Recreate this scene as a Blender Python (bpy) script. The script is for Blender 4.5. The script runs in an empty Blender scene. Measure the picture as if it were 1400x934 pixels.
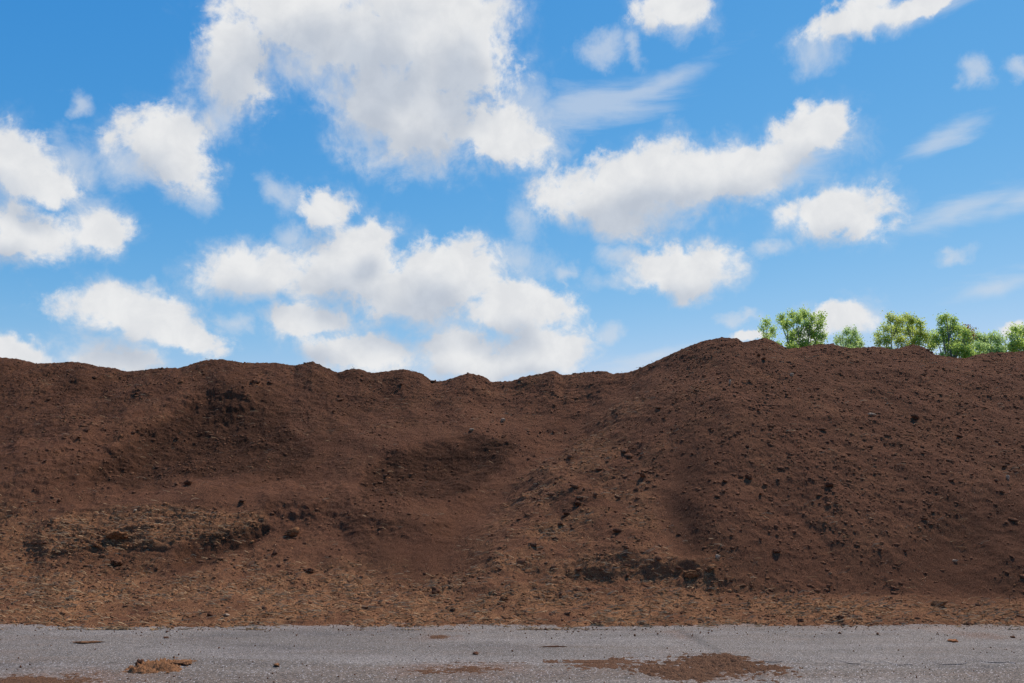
import bpy, math, random
import numpy as np
from mathutils import Vector, Matrix

R = math.radians
SC = bpy.context.scene
COL = SC.collection
rnd = random.Random(7)
RNG = np.random.default_rng(11)

# ------------------------------------------------------------------ camera
F = 1089.0                       # focal length in pixels of the 1400 px wide photograph (28 mm)
PITCH = R(9.0)
CZ = 1.7
SP, CP = math.sin(PITCH), math.cos(PITCH)
cam = bpy.data.cameras.new('camera')
cam.lens = 28.0; cam.sensor_width = 36.0; cam.clip_start = 0.1; cam.clip_end = 6000
co = bpy.data.objects.new('camera', cam); COL.objects.link(co)
co.location = (0, 0, CZ); co.rotation_euler = (R(90) + PITCH, 0, 0)
SC.camera = co

def ray(px, py):
    cx = (px - 700.0) / F; cy = (467.0 - py) / F
    return cx, CP - cy * SP, SP + cy * CP

def project(x, y, z):
    w = y * CP + (z - CZ) * SP
    v = -y * SP + (z - CZ) * CP
    return 700 + F * x / w, 467 - F * v / w

def ground(px, py, z=0.0):
    dx, dy, dz = ray(px, py); t = (z - CZ) / dz
    return dx * t, dy * t

# ------------------------------------------------------------------ helpers
def link(name, me, mat=None, parent=None):
    o = bpy.data.objects.new(name, me); COL.objects.link(o)
    if mat: me.materials.append(mat)
    if parent: o.parent = parent
    return o

def tag(o, label=None, cat=None, group=None, kind=None):
    if label: o['label'] = label
    if cat: o['category'] = cat
    if group: o['group'] = group
    if kind: o['kind'] = kind
    return o

def np_mesh(name, V, Fc, smooth=True):
    """V (n,3), Fc (m,k) index array with k corners"""
    me = bpy.data.meshes.new(name)
    V = np.ascontiguousarray(V, dtype=np.float32); Fc = np.ascontiguousarray(Fc, dtype=np.int32)
    m, k = Fc.shape
    me.vertices.add(len(V)); me.vertices.foreach_set('co', V.ravel())
    me.loops.add(m * k); me.loops.foreach_set('vertex_index', Fc.ravel())
    me.polygons.add(m)
    me.polygons.foreach_set('loop_start', np.arange(0, m * k, k, dtype=np.int32))
    try: me.polygons.foreach_set('loop_total', np.full(m, k, dtype=np.int32))
    except Exception: pass
    me.update(calc_edges=True)
    me.polygons.foreach_set('use_smooth', np.full(m, smooth, dtype=bool))
    me.update(); me.validate()
    return me

def attr(me, name, data):
    a = me.attributes.new(name, 'FLOAT', 'POINT')
    a.data.foreach_set('value', np.ascontiguousarray(data, dtype=np.float32).ravel())

def grid_faces(nr, nc):
    i = np.arange(nr - 1)[:, None] * nc + np.arange(nc - 1)[None, :]
    return np.stack([i, i + 1, i + nc + 1, i + nc], -1).reshape(-1, 4)

def sstep(a, b, x):
    t = np.clip((x - a) / (b - a), 0, 1); return t * t * (3 - 2 * t)

_P = RNG.permutation(512); _G = RNG.uniform(0, 2 * np.pi, 512)
_GX, _GY = np.cos(_G), np.sin(_G)
def perlin(x, y, seed=0):
    xi = np.floor(x).astype(np.int64); yi = np.floor(y).astype(np.int64)
    xf = x - xi; yf = y - yi
    u = xf**3 * (xf * (xf * 6 - 15) + 10); v = yf**3 * (yf * (yf * 6 - 15) + 10)
    def g(ix, iy, fx, fy):
        h = _P[(_P[(ix + seed * 37) & 511] + iy) & 511]
        return _GX[h] * fx + _GY[h] * fy
    a = g(xi, yi, xf, yf); b = g(xi + 1, yi, xf - 1, yf)
    c = g(xi, yi + 1, xf, yf - 1); d = g(xi + 1, yi + 1, xf - 1, yf - 1)
    return (a + u * (b - a)) * (1 - v) + (c + u * (d - c)) * v

def fbm(x, y, lam, octs, gain=0.55, seed=0, ridge=False):
    s = 0; amp = 1.0; f = 1.0 / lam; ca, sa = math.cos(0.7), math.sin(0.7)
    for k in range(octs):
        n = perlin(x * f, y * f, seed + k)
        if ridge: n = 0.35 - np.abs(n)
        s = s + amp * n
        amp *= gain; f *= 2.03
        x, y = ca * x - sa * y + 3.1, sa * x + ca * y + 1.7
    return s

def poly_sd(px, py, pts):
    """signed distance to a polygon (negative inside)"""
    P = np.array(pts, float); d = np.full(px.shape, 1e9); s = np.zeros(px.shape, bool)
    n = len(P)
    for i in range(n):
        ax, ay = P[i]; bx, by = P[(i + 1) % n]
        ex, ey = bx - ax, by - ay
        wx, wy = px - ax, py - ay
        t = np.clip((wx * ex + wy * ey) / (ex * ex + ey * ey), 0, 1)
        d = np.minimum(d, (wx - ex * t)**2 + (wy - ey * t)**2)
        c = ((ay > py) != (by > py))
        with np.errstate(divide='ignore', invalid='ignore'):
            xc = ex * (py - ay) / (ey if ey != 0 else 1e-9) + ax
        s ^= c & (px < xc)
    d = np.sqrt(d)
    return np.where(s, -d, d)

def line_sd(px, py, pts):
    """distance to an open polyline"""
    P = np.array(pts, float); d = np.full(px.shape, 1e9)
    for i in range(len(P) - 1):
        ax, ay = P[i]; bx, by = P[i + 1]; ex, ey = bx - ax, by - ay
        wx, wy = px - ax, py - ay
        t = np.clip((wx * ex + wy * ey) / (ex * ex + ey * ey), 0, 1)
        d = np.minimum(d, (wx - ex * t)**2 + (wy - ey * t)**2)
    return np.sqrt(d)

# ------------------------------------------------------------------ node helpers
class NT:
    def __init__(s, tree): s.t = tree; s.n = tree.nodes; s.l = tree.links
    def new(s, typ, **kw):
        n = s.n.new(typ)
        for k, v in kw.items(): setattr(n, k, v)
        return n
    def put(s, sock, v):
        if v is None: return
        if hasattr(v, 'links') or isinstance(v, bpy.types.NodeSocket): s.l.new(v, sock)
        else: sock.default_value = v
    def math(s, op, a, b=None, c=None, clamp=False):
        n = s.new('ShaderNodeMath', operation=op); n.use_clamp = clamp
        s.put(n.inputs[0], a); s.put(n.inputs[1], b); s.put(n.inputs[2], c)
        return n.outputs[0]
    def vmath(s, op, a, b=None, scale=None):
        n = s.new('ShaderNodeVectorMath', operation=op)
        s.put(n.inputs[0], a); s.put(n.inputs[1], b)
        if scale is not None: s.put(n.inputs['Scale'], scale)
        return n.outputs['Value'] if op in ('LENGTH', 'DOT_PRODUCT', 'DISTANCE') else n.outputs[0]
    def noise(s, vec, scale, detail=4, rough=0.55, dist=0.0, color=False):
        n = s.new('ShaderNodeTexNoise'); s.put(n.inputs['Vector'], vec)
        n.inputs['Scale'].default_value = scale; n.inputs['Detail'].default_value = detail
        n.inputs['Roughness'].default_value = rough; n.inputs['Distortion'].default_value = dist
        return n.outputs['Color' if color else 'Fac']
    def voronoi(s, vec, scale, feature='F1', out='Distance', rand=1.0):
        n = s.new('ShaderNodeTexVoronoi', feature=feature); s.put(n.inputs['Vector'], vec)
        n.inputs['Scale'].default_value = scale; n.inputs['Randomness'].default_value = rand
        return n.outputs[out]
    def smooth(s, x, a, b, to0=0.0, to1=1.0):
        n = s.new('ShaderNodeMapRange', interpolation_type='SMOOTHSTEP')
        s.put(n.inputs['Value'], x); s.put(n.inputs['From Min'], a); s.put(n.inputs['From Max'], b)
        s.put(n.inputs['To Min'], to0); s.put(n.inputs['To Max'], to1)
        return n.outputs[0]
    def mix(s, f, a, b, blend='MIX'):
        n = s.new('ShaderNodeMix', data_type='RGBA', blend_type=blend)
        s.put(n.inputs[0], f); s.put(n.inputs[6], a); s.put(n.inputs[7], b)
        return n.outputs[2]
    def attr(s, name):
        n = s.new('ShaderNodeAttribute', attribute_name=name); return n.outputs['Fac']
    def scalevec(s, vec, sc):
        n = s.new('ShaderNodeMapping'); s.put(n.inputs[0], vec); n.inputs['Scale'].default_value = sc
        return n.outputs[0]
    def bump(s, h, strength, dist, normal=None):
        n = s.new('ShaderNodeBump'); n.inputs['Strength'].default_value = strength
        n.inputs['Distance'].default_value = dist; s.put(n.inputs['Height'], h)
        if normal is not None: s.put(n.inputs['Normal'], normal)
        return n.outputs[0]

def rgb(r, g, b): return (r, g, b, 1.0)

def new_mat(name):
    m = bpy.data.materials.new(name); m.use_nodes = True
    t = NT(m.node_tree); t.n.clear()
    out = t.new('ShaderNodeOutputMaterial')
    b = t.new('ShaderNodeBsdfPrincipled'); t.l.new(b.outputs[0], out.inputs[0])
    b.inputs['Roughness'].default_value = 0.95
    b.inputs['Specular IOR Level'].default_value = 0.15
    pos = t.new('ShaderNodeNewGeometry').outputs['Position']
    return m, t, b, pos, out

# ------------------------------------------------------------------ materials
def soil_material(name, base, ochre, attrs=True, const_ochre=0.0):
    m, t, b, pos, out = new_mat(name)
    if attrs:
        och, dark_mask = t.attr('ochre'), t.attr('dark_mask')
    else:
        och, dark_mask = const_ochre, 0.0
    n_big = t.noise(pos, 1.3, 4, 0.6)
    n_mid = t.noise(pos, 11, 5, 0.65)
    n_fine = t.noise(pos, 85, 3, 0.6)
    n_grain = t.voronoi(pos, 120, 'F1', 'Distance')
    c = t.mix(t.smooth(n_big, 0.3, 0.7), base, tuple(v * 0.84 for v in base[:3]) + (1,))
    of = t.math('MULTIPLY', och, t.smooth(n_mid, 0.36, 0.62, 0.35, 1.0), clamp=True) if attrs else const_ochre
    c = t.mix(of, c, ochre)
    c = t.mix(dark_mask, c, rgb(base[0] * 0.43, base[1] * 0.44, base[2] * 0.44))  # darker soil tone where the mask is set
    # grain to grain variation of the crumbs themselves
    c = t.mix(1.0, c, t.mix(t.smooth(n_fine, 0.30, 0.72), rgb(0.60, 0.60, 0.60), rgb(1.40, 1.40, 1.38)), 'MULTIPLY')
    # pale shreds of root and bark
    sv = t.scalevec(pos, (1.0, 2.6, 3.6))
    shred = t.noise(sv, 62, 2, 0.5, 0.8)
    thr = t.math('MULTIPLY_ADD', och, -0.05, 0.735) if attrs else 0.70
    sf = t.math('MULTIPLY', t.smooth(shred, thr, t.math('ADD', thr, 0.03)), 0.75)
    c = t.mix(sf, c, rgb(0.30, 0.185, 0.10))
    dots = t.voronoi(pos, 34, 'F1', 'Distance')
    pick = t.voronoi(pos, 34, 'F1', 'Color')
    sepr = t.new('ShaderNodeSeparateColor'); t.l.new(pick, sepr.inputs[0])
    df = t.math('MULTIPLY', t.math('LESS_THAN', dots, 0.17), t.math('GREATER_THAN', sepr.outputs[0], 0.955))
    c = t.mix(t.math('MULTIPLY', df, 0.7), c, rgb(0.42, 0.31, 0.21))
    t.l.new(c, b.inputs['Base Color'])
    h = t.math('ADD', t.math('MULTIPLY', n_mid, 1.2), t.math('MULTIPLY', n_fine, 0.45))
    h = t.math('SUBTRACT', h, t.math('MULTIPLY', n_grain, 0.25))
    t.l.new(t.bump(h, 0.8, 0.018), b.inputs['Normal'])
    b.inputs['Roughness'].default_value = 1.0
    b.inputs['Specular IOR Level'].default_value = 0.05
    return m

SOIL = rgb(0.124, 0.0515, 0.0275); OCHRE = rgb(0.262, 0.120, 0.055)
M_heap = soil_material('peat_soil', SOIL, OCHRE)
M_clod = soil_material('peat_clod', rgb(0.148, 0.064, 0.036), OCHRE, False, 0.15)
M_clod_dark = soil_material('dark_clod', rgb(0.115, 0.051, 0.029), OCHRE, False, 0.0)
M_clod_ochre = soil_material('fibrous_clod', rgb(0.17, 0.08, 0.042), OCHRE, False, 0.75)
M_spill = soil_material('spilled_soil', rgb(0.105, 0.052, 0.031), rgb(0.19, 0.095, 0.052), False, 0.3)

def flat_material(name, col, var=0.3, scale=40, rough=0.9):
    m, t, b, pos, out = new_mat(name)
    n = t.noise(pos, scale, 4, 0.6)
    lo = tuple(v * (1 - var) for v in col[:3]) + (1,); hi = tuple(v * (1 + var) for v in col[:3]) + (1,)
    t.l.new(t.mix(t.smooth(n, 0.3, 0.7), lo, hi), b.inputs['Base Color'])
    t.l.new(t.bump(n, 0.5, 0.02), b.inputs['Normal'])
    b.inputs['Roughness'].default_value = rough
    return m

M_fibre = flat_material('straw_fibre', rgb(0.36, 0.22, 0.115), 0.45, 9)
M_chip = flat_material('pale_wood', rgb(0.38, 0.255, 0.165), 0.35, 60)
M_orange = flat_material('orange_bark', rgb(0.30, 0.115, 0.045), 0.4, 60)
M_bark = flat_material('tree_bark', rgb(0.20, 0.18, 0.16), 0.5, 12)
M_grass = flat_material('grass_field', rgb(0.06, 0.085, 0.03), 0.5, 0.6)

def asphalt_material(name, base, coarse):
    m, t, b, pos, out = new_mat(name)
    big = t.noise(pos, 0.55, 5, 0.6)
    streak = t.noise(t.scalevec(pos, (0.35, 3.0, 1)), 1.6, 5, 0.62)
    c = t.mix(t.smooth(big, 0.3, 0.7), tuple(v * 0.84 for v in base[:3]) + (1,), tuple(v * 1.08 for v in base[:3]) + (1,))
    # dust and soil trodden into the surface
    dust = t.math('MULTIPLY', t.smooth(streak, 0.48, 0.70), 0.45)
    c = t.mix(dust, c, rgb(0.185, 0.118, 0.082))
    sx = t.new('ShaderNodeSeparateXYZ'); t.l.new(pos, sx.inputs[0])
    rag = t.noise(pos, 2.2, 6, 0.65)
    nearheap = t.smooth(t.math('ADD', sx.outputs[1], t.math('MULTIPLY', rag, 1.0)), 9.15, 9.75)
    fore = t.smooth(t.math('ADD', sx.outputs[1], t.math('MULTIPLY', rag, 1.3)), 8.15, 7.55)
    c = t.mix(t.math('MULTIPLY', nearheap, 0.55), c, rgb(0.21, 0.115, 0.072))
    c = t.mix(t.math('MULTIPLY', fore, 0.62), c, rgb(0.132, 0.090, 0.064))
    # dust trodden out around the spills
    for (qx, qy, qrx, qry) in ((965, 912, 150, 30), (640, 914, 150, 18), (60, 930, 190, 26), (600, 871, 40, 8), (1340, 868, 60, 8), (930, 868, 26, 10)):
        ax_, ay_ = ground(qx, qy); bx_ = ground(qx + qrx, qy)[0] - ax_; by_ = (ground(qx, qy - qry)[1] - ground(qx, qy + qry)[1]) / 2
        mp = t.new('ShaderNodeMapping', vector_type='TEXTURE'); t.l.new(pos, mp.inputs[0])
        mp.inputs['Location'].default_value = (ax_, ay_, 0); mp.inputs['Scale'].default_value = (bx_, by_, 1)
        ld = t.math('ADD', t.vmath('LENGTH', mp.outputs[0]), t.math('MULTIPLY', t.math('SUBTRACT', t.noise(pos, 3.5, 7, 0.7), 0.5), 2.4))
        c = t.mix(t.smooth(ld, 1.05, 0.1, 0.0, 0.72), c, rgb(0.158, 0.086, 0.054))
    oil = t.noise(t.scalevec(pos, (0.5, 1.4, 1)), 1.1, 6, 0.65)
    c = t.mix(t.smooth(oil, 0.48, 0.68, 0.0, 0.55), c, rgb(0.095, 0.076, 0.066))
    worn = t.noise(t.scalevec(pos, (0.22, 1.6, 1)), 1.3, 5, 0.6)
    c = t.mix(t.smooth(worn, 0.46, 0.64, 0.0, 0.55), c, rgb(0.230, 0.187, 0.158))
    sc = 85 if coarse else 125
    cell = t.voronoi(pos, sc, 'F1', 'Color'); sep = t.new('ShaderNodeSeparateColor'); t.l.new(cell, sep.inputs[0])
    dist = t.voronoi(pos, sc, 'F1', 'Distance')
    stone = t.smooth(sep.outputs[0], 0.0, 1.0, 0.50, 1.50)
    cc = t.new('ShaderNodeCombineColor')
    for i in range(3): t.l.new(stone, cc.inputs[i])
    c = t.mix(1.0, c, cc.outputs[0], 'MULTIPLY')
    white = t.math('MULTIPLY', t.math('GREATER_THAN', sep.outputs[1], 0.925 if coarse else 0.94), t.math('LESS_THAN', dist, 0.5))
    c = t.mix(t.math('MULTIPLY', white, 0.8), c, rgb(0.56, 0.49, 0.46))
    # a joint running obliquely across the strip
    wob = t.math('MULTIPLY', t.math('SUBTRACT', t.noise(pos, 3.0, 4, 0.6), 0.5), 0.25)
    x1, y1 = ground(925, 857); x2, y2 = ground(985, 893)
    ln = math.hypot(x2 - x1, y2 - y1); nx, ny = (y2 - y1) / ln, -(x2 - x1) / ln
    dl = t.math('ADD', t.math('ADD', t.math('MULTIPLY', sx.outputs[0], nx), t.math('MULTIPLY', sx.outputs[1], ny)),
                t.math('ADD', wob, -(x1 * nx + y1 * ny)))
    seam = t.smooth(t.math('ABSOLUTE', dl), 0.0, 0.09, 0.5, 0.0)
    c = t.mix(seam, c, rgb(0.085, 0.070, 0.060))
    t.l.new(c, b.inputs['Base Color'])
    h = t.math('ADD', t.math('MULTIPLY', dist, -0.6), t.math('MULTIPLY', t.noise(pos, 40, 4, 0.6), 0.8))
    t.l.new(t.bump(h, 0.75, 0.012), b.inputs['Normal'])
    b.inputs['Roughness'].default_value = 0.85; b.inputs['Specular IOR Level'].default_value = 0.3
    return m

M_road = asphalt_material('asphalt', rgb(0.176, 0.139, 0.112), False)
M_road_old = asphalt_material('coarse_asphalt', rgb(0.150, 0.117, 0.093), True)

def leaf_material(name, col, tcol):
    m, t, b, pos, out = new_mat(name)
    t.n.remove(b)
    oi = t.new('ShaderNodeNewGeometry')
    rndv = oi.outputs['Random Per Island']
    cv = t.mix(rndv, tuple(v * 0.6 for v in col[:3]) + (1,), tuple(v * 1.45 for v in col[:3]) + (1,))
    big = t.noise(pos, 0.9, 3, 0.5)
    cv = t.mix(t.smooth(big, 0.4, 0.7), cv, rgb(col[0] * 1.5, col[1] * 1.15, col[2] * 0.8))
    d = t.new('ShaderNodeBsdfDiffuse'); t.l.new(cv, d.inputs[0])
    tr = t.new('ShaderNodeBsdfTranslucent'); tr.inputs[0].default_value = tcol
    t.l.new(t.mix(0.25, tcol, cv), tr.inputs[0])
    g = t.new('ShaderNodeBsdfGlossy'); g.inputs['Roughness'].default_value = 0.45; g.inputs[0].default_value = rgb(0.6, 0.65, 0.6)
    m1 = t.new('ShaderNodeMixShader'); m1.inputs[0].default_value = 0.6
    t.l.new(d.outputs[0], m1.inputs[1]); t.l.new(tr.outputs[0], m1.inputs[2])
    m2 = t.new('ShaderNodeMixShader'); m2.inputs[0].default_value = 0.06
    t.l.new(m1.outputs[0], m2.inputs[1]); t.l.new(g.outputs[0], m2.inputs[2])
    t.l.new(m2.outputs[0], out.inputs[0])
    return m

# ------------------------------------------------------------------ ground and road
def sheet(name, x0, x1, y0, y1, z, mat, kind='structure'):
    me = np_mesh(name, np.array([[x0, y0, z], [x1, y0, z], [x1, y1, z], [x0, y1, z]]), np.array([[0, 1, 2, 3]]), False)
    o = link(name, me, mat); tag(o, kind=kind); return o
sheet('ground', -2500, 2500, -2500, 2500, -0.06, M_grass)
sheet('old_pavement', -70, 70, -12, 7.80, -0.006, M_road_old)
def road_strip():
    xs = np.concatenate([np.linspace(-70, -9, 60), np.linspace(-8.9, 8.9, 400), np.linspace(9, 70, 60)])
    e = 7.40 + 0.16 * fbm(xs, xs * 0, 2.1, 6, 0.6, 3) + 0.03 * fbm(xs, xs * 0 + 4, 0.15, 2, 0.5, 9) - 0.012 * xs
    lf = np.clip(1 - sstep(1.3, 2.1, xs) * np.clip(0.75 + 1.6 * fbm(xs, xs * 0 + 7, 0.5, 4, 0.6, 17), 0, 1), 0, 1)          # the lip of the newer layer is only open on the right
    rows = []
    for yy, z in ((e, -0.03 + 0.0225 * lf), (e + 0.012 + 0.45 * lf, 0.0), (xs * 0 + 9.8, 0.0)):
        rows.append(np.stack([xs, yy, xs * 0 + z], -1))
    V = np.concatenate(rows); me = np_mesh('road', V, grid_faces(3, len(xs)), False)
    tag(link('road', me, M_road), kind='structure')
road_strip()

# ------------------------------------------------------------------ the heap
CREST = [(-700, 520), (-300, 505), (-60, 486), (0, 489), (20, 491), (45, 497), (75, 496), (95, 494.5), (115, 497), (130, 501), (150, 503), (170, 508), (195, 506), (215, 503),
  (245, 503), (275, 493), (300, 491), (330, 496), (375, 496), (400, 500), (425, 494), (440, 501), (460, 509.5), (475, 505), (488, 504), (507, 510),
  (520, 508.5), (550, 504.5), (575, 510), (590, 521), (605, 521), (640, 510), (660, 514), (672, 522), (700, 521), (715, 515), (740, 511), (757, 506.5),
  (770, 513), (800, 509), (825, 507), (840, 511), (860, 509), (870, 506), (900, 493), (940, 475), (965, 466), (990, 461.5), (1012, 462.5), (1020, 468),
  (1035, 465), (1050, 462), (1060, 465), (1080, 477), (1100, 475), (1120, 471), (1145, 470), (1155, 474), (1170, 476), (1200, 474), (1210, 474.5),
  (1225, 478), (1235, 476), (1255, 471), (1270, 475), (1285, 485), (1310, 489), (1325, 490), (1345, 484), (1370, 482), (1400, 481), (1460, 476), (1700, 500), (2200, 540)]
CREST = np.array(CREST, float)
DEPTH = np.array([(-700, 19), (0, 18.2), (400, 18.0), (600, 17.6), (800, 17.0), (900, 16.2), (1000, 15.6), (1200, 15.8), (1400, 16.2), (2200, 17)], float)

pxc = np.concatenate([np.linspace(-620, -70, 90)[:-1], np.arange(-70, 1470.1, 1.15), np.linspace(1470, 2020, 90)[1:]])
A = (pxc - 700) / F / 0.995
NR1, NR2 = 440, 70
# rows: t in 0..1 from the toe to the crest, then down the back
yt = 8.85
def base_profile():
    pc = A * F + 700
    D = np.interp(pc, DEPTH[:, 0], DEPTH[:, 1])
    # crest height on the sight line through the wanted skyline (the ray is pitched: solve per column)
    pyc = np.interp(pc, CREST[:, 0], CREST[:, 1])
    cy = (467 - pyc) / F
    slope = (SP + cy * CP) / (CP - cy * SP)
    zc_full = CZ + slope * D
    wk = np.exp(-0.5 * (np.arange(-160, 161) / 55.0)**2); wk /= wk.sum()
    zc = np.convolve(np.pad(zc_full, 160, 'edge'), wk, 'valid')
    zdet = zc_full - zc
    tt = np.concatenate([np.linspace(0, 1, NR1), 1 + np.linspace(0, 1, NR2 + 1)[1:]**1.5])
    Y = np.zeros((len(tt), len(A))); Z = np.zeros_like(Y)
    right = sstep(760, 1000, pc)
    for k, t in enumerate(tt):
        if t <= 1:
            y = yt + (D - yt) * t**1.12
            # apron, then slope; the slope is a little concave at the foot
            ya = 9.95 + 0.35 * (1 - right)
            za = 0.20 + 0.08 * (1 - right)
            s0 = np.clip((y - 9.05) / (ya - 9.05), -1, 1)
            zap = np.where(s0 < 0, s0 * 0.22, za * np.abs(s0)**1.15)
            s1 = np.clip((y - ya) / (D - ya), 0, 1)
            P = s1 * (0.86 + 0.36 * s1 - 0.22 * s1**2)
            P = P * (1 - right) + right * (s1 * (1.22 - 0.10 * s1 - 0.12 * s1**2))
            Z[k] = np.where(y < ya, zap, za + (zc - za) * P) + zdet * sstep(0.80, 1.0, t)**1.3; Y[k] = y
        else:
            y = D + 7.5 * (t - 1); Y[k] = y
            q = y - D
            Z[k] = np.maximum(zc - 0.62 * q - 0.35 * (1 - np.exp(-q * 2.0)) + zdet * np.exp(-q * 1.2), -0.1)
    return Y, Z, D, zc_full, tt
Y, Z, D, ZC, TT = base_profile()
X = A[None, :] * Y
PX, PY = project(X, Y, Z)
tcol = TT[:, None] + 0 * X
face = sstep(0.0, 0.10, tcol) * (1 - sstep(0.93, 1.0, tcol))      # fades relief out at the toe and at the skyline
# noise-warped design coordinates, so that no feature has a drawn outline
wx = PX + 9 * fbm(X, Y * 1.3, 0.9, 4, 0.55, 21) + 4 * fbm(X, Y * 1.3, 0.18, 3, 0.6, 22)
wy = PY + 6 * fbm(X, Y * 1.3, 0.9, 4, 0.55, 25) + 4 * fbm(X, Y * 1.3, 0.18, 3, 0.6, 26)
lx_ = PX + 9 * fbm(X, Y * 1.3, 0.9, 3, 0.5, 21) + 1.5 * fbm(X, Y * 1.3, 0.15, 2, 0.6, 22)
ly_ = PY + 6 * fbm(X, Y * 1.3, 0.9, 3, 0.5, 25) + 1.5 * fbm(X, Y * 1.3, 0.15, 2, 0.6, 26)
N = np.zeros_like(Z)          # offset along the slope normal
zadd = np.zeros_like(Z)
dark_mask = np.zeros_like(Z); ochre = np.zeros_like(Z); calm = np.zeros_like(Z)

PIT1 = [(486, 655), (498, 634), (530, 616), (580, 604), (640, 594), (692, 589), (704, 596), (680, 632), (640, 655), (590, 667), (520, 677), (494, 670)]
FACE2 = [(110, 650), (150, 615), (200, 588), (250, 556), (285, 540), (330, 546), (388, 552), (402, 580), (428, 598), (405, 640), (300, 640), (230, 640), (165, 655)]
LEDGE = [(42, 722), (62, 703), (100, 692), (150, 686), (200, 686), (260, 692), (310, 695), (362, 692), (368, 706), (340, 716), (300, 728), (262, 726), (240, 735), (200, 738), (160, 742), (110, 748), (60, 745)]
PIT3 = [(230, 772), (234, 742), (258, 728), (305, 718), (362, 706), (372, 712), (345, 735), (300, 756), (255, 774)]
SLUMP = [(365, 680), (400, 668), (440, 664), (490, 672), (540, 690), (600, 700), (600, 730), (480, 715), (390, 706)]
HOLLOW = [(762, 806), (770, 792), (790, 786), (830, 792), (850, 803), (835, 815), (790, 818)]
HOLLOW2 = [(860, 802), (880, 792), (915, 788), (935, 778), (950, 790), (960, 800), (920, 806), (880, 812)]

def scoop(poly, depth, soft_top, soft_low, dark_amt, py_split, fade=None):
    """dig: steep upper wall, floor that runs out gently downhill"""
    global N, dark_mask
    sd = poly_sd(lx_, ly_, poly)
    low = sstep(py_split[0], py_split[1], ly_)              # 0 at the wall, 1 at the foot
    w = soft_top * (1 - low) + soft_low * low
    m = sstep(0, 1, -sd / w + 0.15)
    if fade: m = m * sstep(fade[0], fade[1], lx_)
    N -= depth * m * (1 - 0.85 * low)
    N -= 0.06 * sstep(5, -5, sd) * (1 - low) * (m if fade is None else sstep(fade[0], fade[1], lx_))
    dark_mask = np.maximum(dark_mask, dark_amt * sstep(6, -6, sd) * (1 - 0.15 * low))  # the dug area also gets a darker soil tone

# the shoulder above the big dug face, and the lens of slid soil below it
rl = line_sd(wx, wy, [(-60, 655), (60, 630), (150, 592), (255, 535), (330, 530), (395, 540)])
N += 0.30 * np.exp(-(rl / 42)**2) * sstep(380, 290, wx)
scoop(FACE2, 0.24, 52, 80, 1.0, (545, 690), (440, 300))
ln_ = poly_sd(wx, wy, [(90, 690), (180, 664), (300, 655), (460, 655), (520, 672), (430, 690), (250, 694)])
N += 0.12 * sstep(14, -16, ln_)
rl = line_sd(wx, wy, [(470, 640), (500, 612), (580, 590), (690, 578)])
N += 0.07 * np.exp(-(rl / 30)**2) * sstep(690, 620, wx)
scoop(PIT1, 0.24, 34, 55, 0.95, (592, 690), (715, 600))
sd = poly_sd(wx, wy, LEDGE)
m = sstep(6, -7, sd)
STR_Y = Y * 3.4 + 0.35 * X + 0.5 * fbm(X, Y, 0.8, 2, 0.5, 35)
strata = 0.6 * fbm(X * 0.55, STR_Y * 1.15, 0.40, 5, 0.62, 31) + 0.5 * fbm(X * 0.7, STR_Y * 1.3, 0.30, 4, 0.6, 36, True)
N += sstep(18, -14, sd) * 0.055 + m * 0.055 * np.clip(strata + 0.05, -0.3, 0.6)
ochre = np.maximum(ochre, m * (0.62 + 0.6 * strata))
dig = sstep(10, -14, poly_sd(wx, wy, [(60, 745), (110, 720), (190, 716), (232, 735), (232, 775), (160, 775), (90, 770)]))
N -= 0.05 * dig; dark_mask = np.maximum(dark_mask, 0.30 * dig); N += dig * 0.03 * strata
scoop(PIT3, 0.10, 22, 34, 0.7, (715, 790))
sd = poly_sd(wx, wy, SLUMP); m = sstep(26, -22, sd); N += 0.13 * m * sstep(740, 685, wy)
sd = line_sd(wx, wy, [(365, 690), (385, 678), (420, 668), (455, 668)]); dark_mask = np.maximum(dark_mask, 0.3 * sstep(11, 2, sd))
scoop(HOLLOW, 0.035, 18, 24, 0.22, (788, 822))
scoop(HOLLOW2, 0.025, 18, 24, 0.18, (785, 815))
for (cx, cy, r, h) in ((940, 786, 26, 0.08), (962, 778, 22, 0.06), (905, 778, 40, 0.07), (800, 778, 45, 0.07), (790, 690, 30, 0.08), (855, 770, 25, .07)):
    d2 = ((wx - cx)**2 + ((wy - cy) * 1.7)**2) / r**2
    N += h * np.exp(-d2 * 1.6)
# the nearer right-hand mound laps over the valley of the long heap
edge = np.interp(wy, [500, 560, 620, 700, 780, 850], [880, 838, 770, 690, 640, 600])
over = sstep(-50, 60, wx - edge)
N += (0.36 * (over - 0.5) * sstep(505, 560, wy) * sstep(850, 760, wy)) * sstep(1150, 800, wx)
# valley groove left of it
gr = line_sd(wx, wy, [(850, 535), (770, 590), (690, 645), (620, 700)])
N -= 0.12 * np.exp(-(gr / 26)**2)
calm = np.maximum(calm, np.exp(-(gr / 34)**2))
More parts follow.
